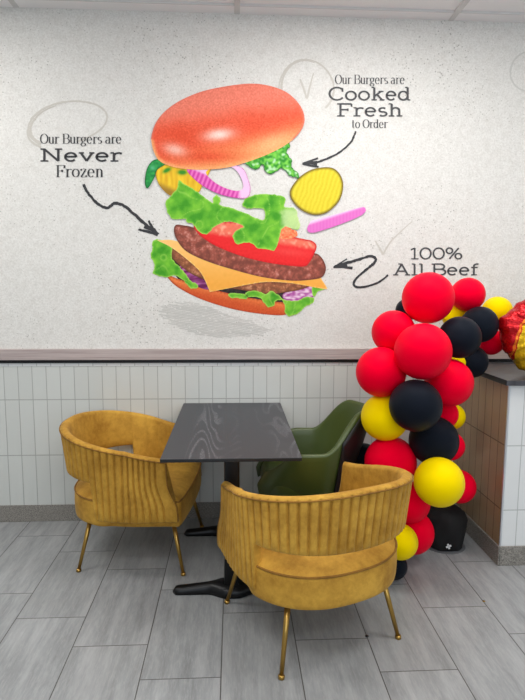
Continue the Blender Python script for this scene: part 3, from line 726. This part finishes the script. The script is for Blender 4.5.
# skeleton alphabet, cap height 1, x-height .68; (advance, strokes, serifs)
XH = .68
G = {
 'O': (.98, [arc(.47, .5, .42, .5, 0, 360, 30)], []),
 'C': (.92, [arc(.47, .5, .42, .5, 45, 322, 24)], [[(.78, .66), (.78, .96)]]),
 'B': (.88, [[(.16, 0), (.16, 1)], [(.16, 1), (.5, 1)]+arc(.5, .76, .24, .24, 90, -90)+[(.16, .52)], [(.5, .52)]+arc(.52, .26, .29, .26, 90, -90)+[(.16, 0)]], [[(.0, 0), (.3, 0)], [(.0, 1), (.3, 1)]]),
 'N': (1.06, [[(.18, 0), (.18, 1)], [(.18, 1), (.82, 0)], [(.82, 0), (.82, 1)]], [[(.0, 0), (.36, 0)], [(.0, 1), (.2, 1)], [(.66, 1), (1.0, 1)]]),
 'F': (.84, [[(.18, 0), (.18, 1)], [(.18, 1), (.76, 1)], [(.18, .52), (.56, .52)]], [[(.0, 0), (.4, 0)], [(.0, 1), (.2, 1)], [(.76, 1), (.76, .76)], [(.56, .62), (.56, .42)]]),
 'A': (1.06, [[(.14, 0), (.5, 1)], [(.5, 1), (.86, 0)], [(.27, .34), (.73, .34)]], [[(.0, 0), (.3, 0)], [(.7, 0), (1.0, 0)], [(.3, 1), (.5, 1)]]),
 '1': (.62, [[(.32, 0), (.32, 1)], [(.32, 1), (.08, .84)]], [[(.08, 0), (.56, 0)]]),
 '0': (.84, [arc(.4, .5, .34, .5, 0, 360, 30)], []),
 '%': (1.1, [arc(.25, .75, .2, .25, 0, 360, 20), arc(.82, .25, .2, .25, 0, 360, 20), [(.24, 0), (.84, 1)]], []),
 'u': (.72, [[(.14, XH), (.14, .2)]+arc(.34, .2, .2, .2, 180, 360)+[(.54, XH)], [(.54, .3), (.54, 0)]], [[(.0, XH), (.14, XH)], [(.4, XH), (.54, XH)], [(.54, 0), (.68, 0)]]),
 'r': (.58, [[(.18, 0), (.18, XH)], [(.18, .4)]+arc(.4, .4, .22, .27, 180, 50)], [[(.02, 0), (.38, 0)], [(.02, XH), (.18, XH)]]),
 'g': (.70, [arc(.3, .44, .22, .23, 0, 360, 22), arc(.3, -.1, .26, .16, 0, 360, 22), [(.2, .23), (.14, .12), (.3, .06)], [(.5, .58), (.64, .66)]], []),
 'e': (.70, [[(.08, .36), (.58, .36)]+arc(.33, .34, .25, .34, 5, 318, 24)], []),
 's': (.56, [arc(.27, .50, .18, .17, 40, 270, 12)+arc(.27, .17, .2, .17, 90, -140, 14)], []),
 'a': (.68, [arc(.3, .48, .2, .2, 150, 0, 10)+[(.5, 0)], arc(.28, .19, .2, .19, 60, 360, 18)+[(.5, .3)]], [[(.5, 0), (.62, 0)]]),
 'v': (.74, [[(.1, XH), (.36, 0)], [(.36, 0), (.62, XH)]], [[(.0, XH), (.24, XH)], [(.48, XH), (.72, XH)]]),
 'o': (.74, [arc(.34, .34, .28, .34, 0, 360, 26)], []),
 'z': (.62, [[(.08, XH), (.5, XH)], [(.5, XH), (.08, 0)], [(.08, 0), (.52, 0)]], [[(.08, XH), (.08, XH-.14)], [(.52, 0), (.52, .14)]]),
 'n': (.78, [[(.18, 0), (.18, XH)], [(.18, .42)]+arc(.37, .44, .2, .24, 180, 0)+[(.57, 0)]], [[(.02, 0), (.32, 0)], [(.44, 0), (.72, 0)], [(.02, XH), (.18, XH)]]),
 'h': (.80, [[(.18, 0), (.18, 1)], [(.18, .42)]+arc(.38, .44, .2, .24, 180, 0)+[(.58, 0)]], [[(.02, 0), (.32, 0)], [(.44, 0), (.74, 0)], [(.02, 1), (.18, 1)]]),
 'k': (.80, [[(.18, 0), (.18, 1)], [(.56, XH), (.2, .3)], [(.34, .42), (.62, 0)]], [[(.02, 0), (.32, 0)], [(.48, 0), (.76, 0)], [(.02, 1), (.18, 1)], [(.42, XH), (.7, XH)]]),
 'd': (.78, [arc(.32, .34, .25, .34, 0, 360, 24), [(.57, 1), (.57, 0)]], [[(.42, 1), (.57, 1)], [(.57, 0), (.72, 0)]]),
 'l': (.42, [[(.2, 0), (.2, 1)]], [[(.02, 0), (.38, 0)], [(.04, 1), (.2, 1)]]),
 'f': (.52, [[(.2, 0), (.2, .78)]+arc(.38, .8, .18, .2, 180, 60, 10), [(.04, XH), (.42, XH)]], [[(.04, 0), (.38, 0)]]),
 't': (.52, [[(.2, .92), (.2, .16)]+arc(.34, .16, .14, .16, 180, 300, 8), [(.02, XH), (.42, XH)]], []),
 ' ': (.36, [], []),
}
def lettering(text, x0, x1, yb, yt, wid, slab, mat, parent):
    tot = sum(G[c_][0] for c_ in text)-.1; sx = (x1-x0)/tot; hgt = yb-yt
    out = []; cx = x0
    for c_ in text:
        adv, S, R_ = G[c_]
        for s_ in S:
            q = []
            for (a, b) in zip(s_, s_[1:]):                     # split long straights so width follows direction
                q.append(a)
            q.append(s_[-1]); out.append(([(cx+p_[0]*sx, yb-p_[1]*hgt) for p_ in q], wid, wid))
        for s_ in R_: out.append(([(cx+p_[0]*sx, yb-p_[1]*hgt) for p_ in s_], wid*(.8 if slab else 1), wid*(.8 if slab else 1)))
        cx += adv*sx
    return ribbons('printed_word', out, mat, 4, parent, thin=(.72 if slab else .22))
def sign(label, lines, org):
    r_ = thing('wall_lettering', label, 'lettering', tuple(wpt(*org, 0)), 0, 'slogans printed on the wall')
    for l_ in lines:
        t_, x0, x1, *rest = l_
        tot = sum(G[c_][0] for c_ in t_)-.1; k = (x1-x0)/tot; cx = x0
        for wd in t_.split(' '):
            wl = sum(G[c_][0] for c_ in wd)
            lettering(wd, cx, cx+(wl-.1)*k, *rest, r_); cx += (wl+G[' '][0])*k
sign('printed slogan Our Burgers are Never Frozen, left of the burger', [
    ('Our Burgers are', 40.3, 121, 143.6, 134, 1.35, False, M['ink']), ('Never', 40.6, 120.6, 161, 149.2, 2.5, True, M['ink']), ('Frozen', 56, 103, 177, 165.4, 1.7, False, M['ink'])], (80, 155))
sign('printed slogan Our Burgers are Cooked Fresh to Order, upper right of the burger', [
    ('Our Burgers are', 335, 404, 84, 75, 1.15, False, M['inkgrey']), ('Cooked', 328.6, 409.5, 100, 87.6, 2.2, True, M['inkgrey']), ('Fresh', 337, 401.5, 116, 104, 2.2, True, M['inkgrey']), ('to Order', 351.6, 387, 128, 119.6, 1.2, False, M['inkgrey'])], (368, 100))
sign('printed slogan 100% All Beef, right of the burger above the balloons', [
    ('100%', 409.6, 461, 258.8, 248, 1.8, True, M['inkgrey']), ('All Beef', 393, 477.5, 274.8, 264, 1.9, True, M['inkgrey'])], (435, 260))
def sub2(pts, n=6): return crm(pts, n, False)
def arrow(label, strokes, org):
    o = ribbons('arrow_drawing', [(a, b*1.25, c_*1.25) for a, b, c_ in strokes], M['ink'], 4, None, .5); tag(o, label, 'arrow', 'hand-drawn arrows on the wall'); return o
arrow('black wavy arrow drawn from the word Frozen to the burger', [
    (sub2([(83.4, 184.3), (86, 189.5), (90, 195.7), (98.6, 204.3), (107, 208), (111.5, 205.5), (115.7, 203.2), (124, 205.7), (134, 214), (146, 225), (157, 233.7)]), 2.2, 2.4),
    (sub2([(138.4, 229.6), (147, 231.5), (158, 234.6)]), 1.6, 2.6), (sub2([(148.8, 220.5), (152, 227), (158, 234.6)]), 1.6, 2.6), ([(144, 227), (152, 230), (157.5, 234)], 2.5, 1.5)], (0, 0))
arrow('short black curved arrow drawn below the words to Order', [
    (sub2([(355.7, 131.4), (353.5, 137), (350, 143), (338.6, 153), (321, 161), (312, 162.5), (303, 163.7)]), 1.6, 1.6),
    ([(302.5, 163.8), (318, 158.2)], 1.4, 1.6), ([(302.5, 163.8), (310, 165.5), (318.5, 166.8)], 1.4, 1.8), ([(304, 163.8), (311, 163), (317, 163)], .5, 4.2)], (0, 0))
arrow('black looping arrow drawn left of the words All Beef', [
    (sub2([(388, 275), (378, 282.6), (365.7, 286.6), (356.6, 287), (353.6, 283.4), (358, 276.5), (367, 269), (374.5, 262.5), (375.5, 258.5), (370, 256.2), (358, 259.7), (347.4, 262.8), (335, 266.8)]), 1.5, 2.2),
    ([(333.5, 267.2), (340, 263), (347, 258.8)], 1.2, 1.2), ([(333.5, 267.2), (343, 267), (352.5, 268)], 1.2, 2), ([(334, 267), (340, 265.8), (347, 264.5)], .8, 4.6)], (0, 0))
def sketch(name, label, strokes, mat, layer=2): return tag(ribbons(name, strokes, mat, layer, None, .5), label, 'pencil mark', 'pale pencil marks on the wall')
def rell(cx, cy, rx, ry, rot, a0, a1, n=60, wob=.02):
    c_, s_ = cos(rot), sin(rot); out = []
    for i in range(n+1):
        a = radians(a0+(a1-a0)*i/n); k = 1+wob*sin(3*a+1); u, v = rx*k*cos(a), ry*k*sin(a); out.append((cx+u*c_-v*s_, cy+u*s_+v*c_))
    return out
sketch('pencil_loop', 'pale brown oval loop behind the words Our Burgers are, left side', [(rell(67, 123, 40, 21, -.2, 150, 440), 2.2, 1.6), (rell(66, 124, 37, 20, -.24, 140, 262), 3.5, 1.0), (rell(68, 126, 42, 22, -.18, 135, 190), 2.4, 1.2)], M['pencil'])
sketch('pencil_loop', 'pale round loop beside the upper right of the bun', [(rell(306, 88, 27.5, 28, .1, 100, 400), 1.2, 2.0), (rell(306, 87, 25, 26, 0, 165, 290), 2.6, 1.0)], M['pencil'])
sketch('pencil_tick', 'pale tick mark inside the round loop above the bun', [(sub2([(300, 79), (303, 87), (307, 98.6)]), 1.5, 2.4), (sub2([(307, 98.6), (310, 86), (313.5, 73)]), 2.2, 1.0)], M['pencil'])
sketch('pencil_tick', 'faint tick mark above the looping arrow', [(sub2([(375, 241), (379, 247), (383, 254.5)]), 1.2, 2.2), (sub2([(383, 254.5), (392, 240), (412, 221.5)]), 2.2, .8)], M['pencil'])
sketch('pencil_loop', 'very faint loop at the right edge of the wall', [(rell(531, 72, 21, 20, .1, 80, 330), 1.4, 2.0)], M['pencil2'])
hs = []
rows = 20
for i in range(rows):
    k = i/(rows-1)
    xl = [(0, 182), (.2, 166), (.35, 160), (.55, 163), (.75, 168), (.9, 184), (1, 196)]; xr = [(0, 204), (.2, 232), (.35, 252), (.55, 276), (.75, 262), (.9, 236), (1, 222)]
    def ip(T_, k):
        for (a, b), (c_, d) in zip(T_, T_[1:]):
            if a <= k <= c_: return b+(d-b)*(k-a)/(c_-a)
        return T_[-1][1]
    a = ip(xl, k)+random.uniform(-5, 5); b = ip(xr, k)+random.uniform(-6, 6); y0 = 299+k*30
    cuts = sorted(random.uniform(a, b) for _ in range(2)); seg = [(a, cuts[0]), (cuts[0]+random.uniform(.5, 3), cuts[1]), (cuts[1]+random.uniform(.5, 3), b)]
    for (p_, q_) in seg:
        if q_-p_ < 3: continue
        yy = lambda x: y0+(x-162)*.14
        hs.append(([(p_+(q_-p_)*j/8, yy(p_+(q_-p_)*j/8)+random.uniform(-.2, .2)) for j in range(9)], random.uniform(.8, 1.5), random.uniform(.6, 1.1)))
sketch('pencil_hatching', 'pale grey hatched shading under the bottom bun', hs, M['hatch'], 1)

# ------------------------------------------------------------------ light: daylight from the open shop front, added lamps in the ceiling
w = bpy.data.worlds.new('World'); bpy.context.scene.world = w; w.use_nodes = True
bg = w.node_tree.nodes['Background']; bg.inputs[0].default_value = (.76, .88, 1.0, 1); bg.inputs[1].default_value = .22
def area(name, loc, rot, sx, sy, power, color):
    l_ = bpy.data.lights.new(name, 'AREA'); l_.shape = 'RECTANGLE'; l_.size = sx; l_.size_y = sy; l_.energy = power; l_.color = color
    o = bpy.data.objects.new(name, l_); col.objects.link(o); o.location = loc; o.rotation_euler = rot; return o
area('shopfront_daylight', (1.0, YF+.05, 1.9), (pi/2, 0, 0), 4.6, 1.7, 50, (.80, .90, 1.0))

# ------------------------------------------------------------------ camera
cam = bpy.data.cameras.new('camera'); co = bpy.data.objects.new('camera', cam); col.objects.link(co)
cam.sensor_fit = 'HORIZONTAL'; cam.sensor_width = 36; cam.lens = F/525*36; cam.clip_start = .05
mw = Matrix((RT, UP, -FW)).transposed().to_4x4(); mw.translation = Vector((0, 0, H)); co.matrix_world = mw
sc = bpy.context.scene; sc.camera = co
sc.view_settings.view_transform = 'Standard'; sc.view_settings.look = 'None'; sc.view_settings.exposure = .34; sc.view_settings.gamma = 1
sc.cycles.use_denoising = True
sc.cycles.max_bounces = 8; sc.cycles.diffuse_bounces = 5
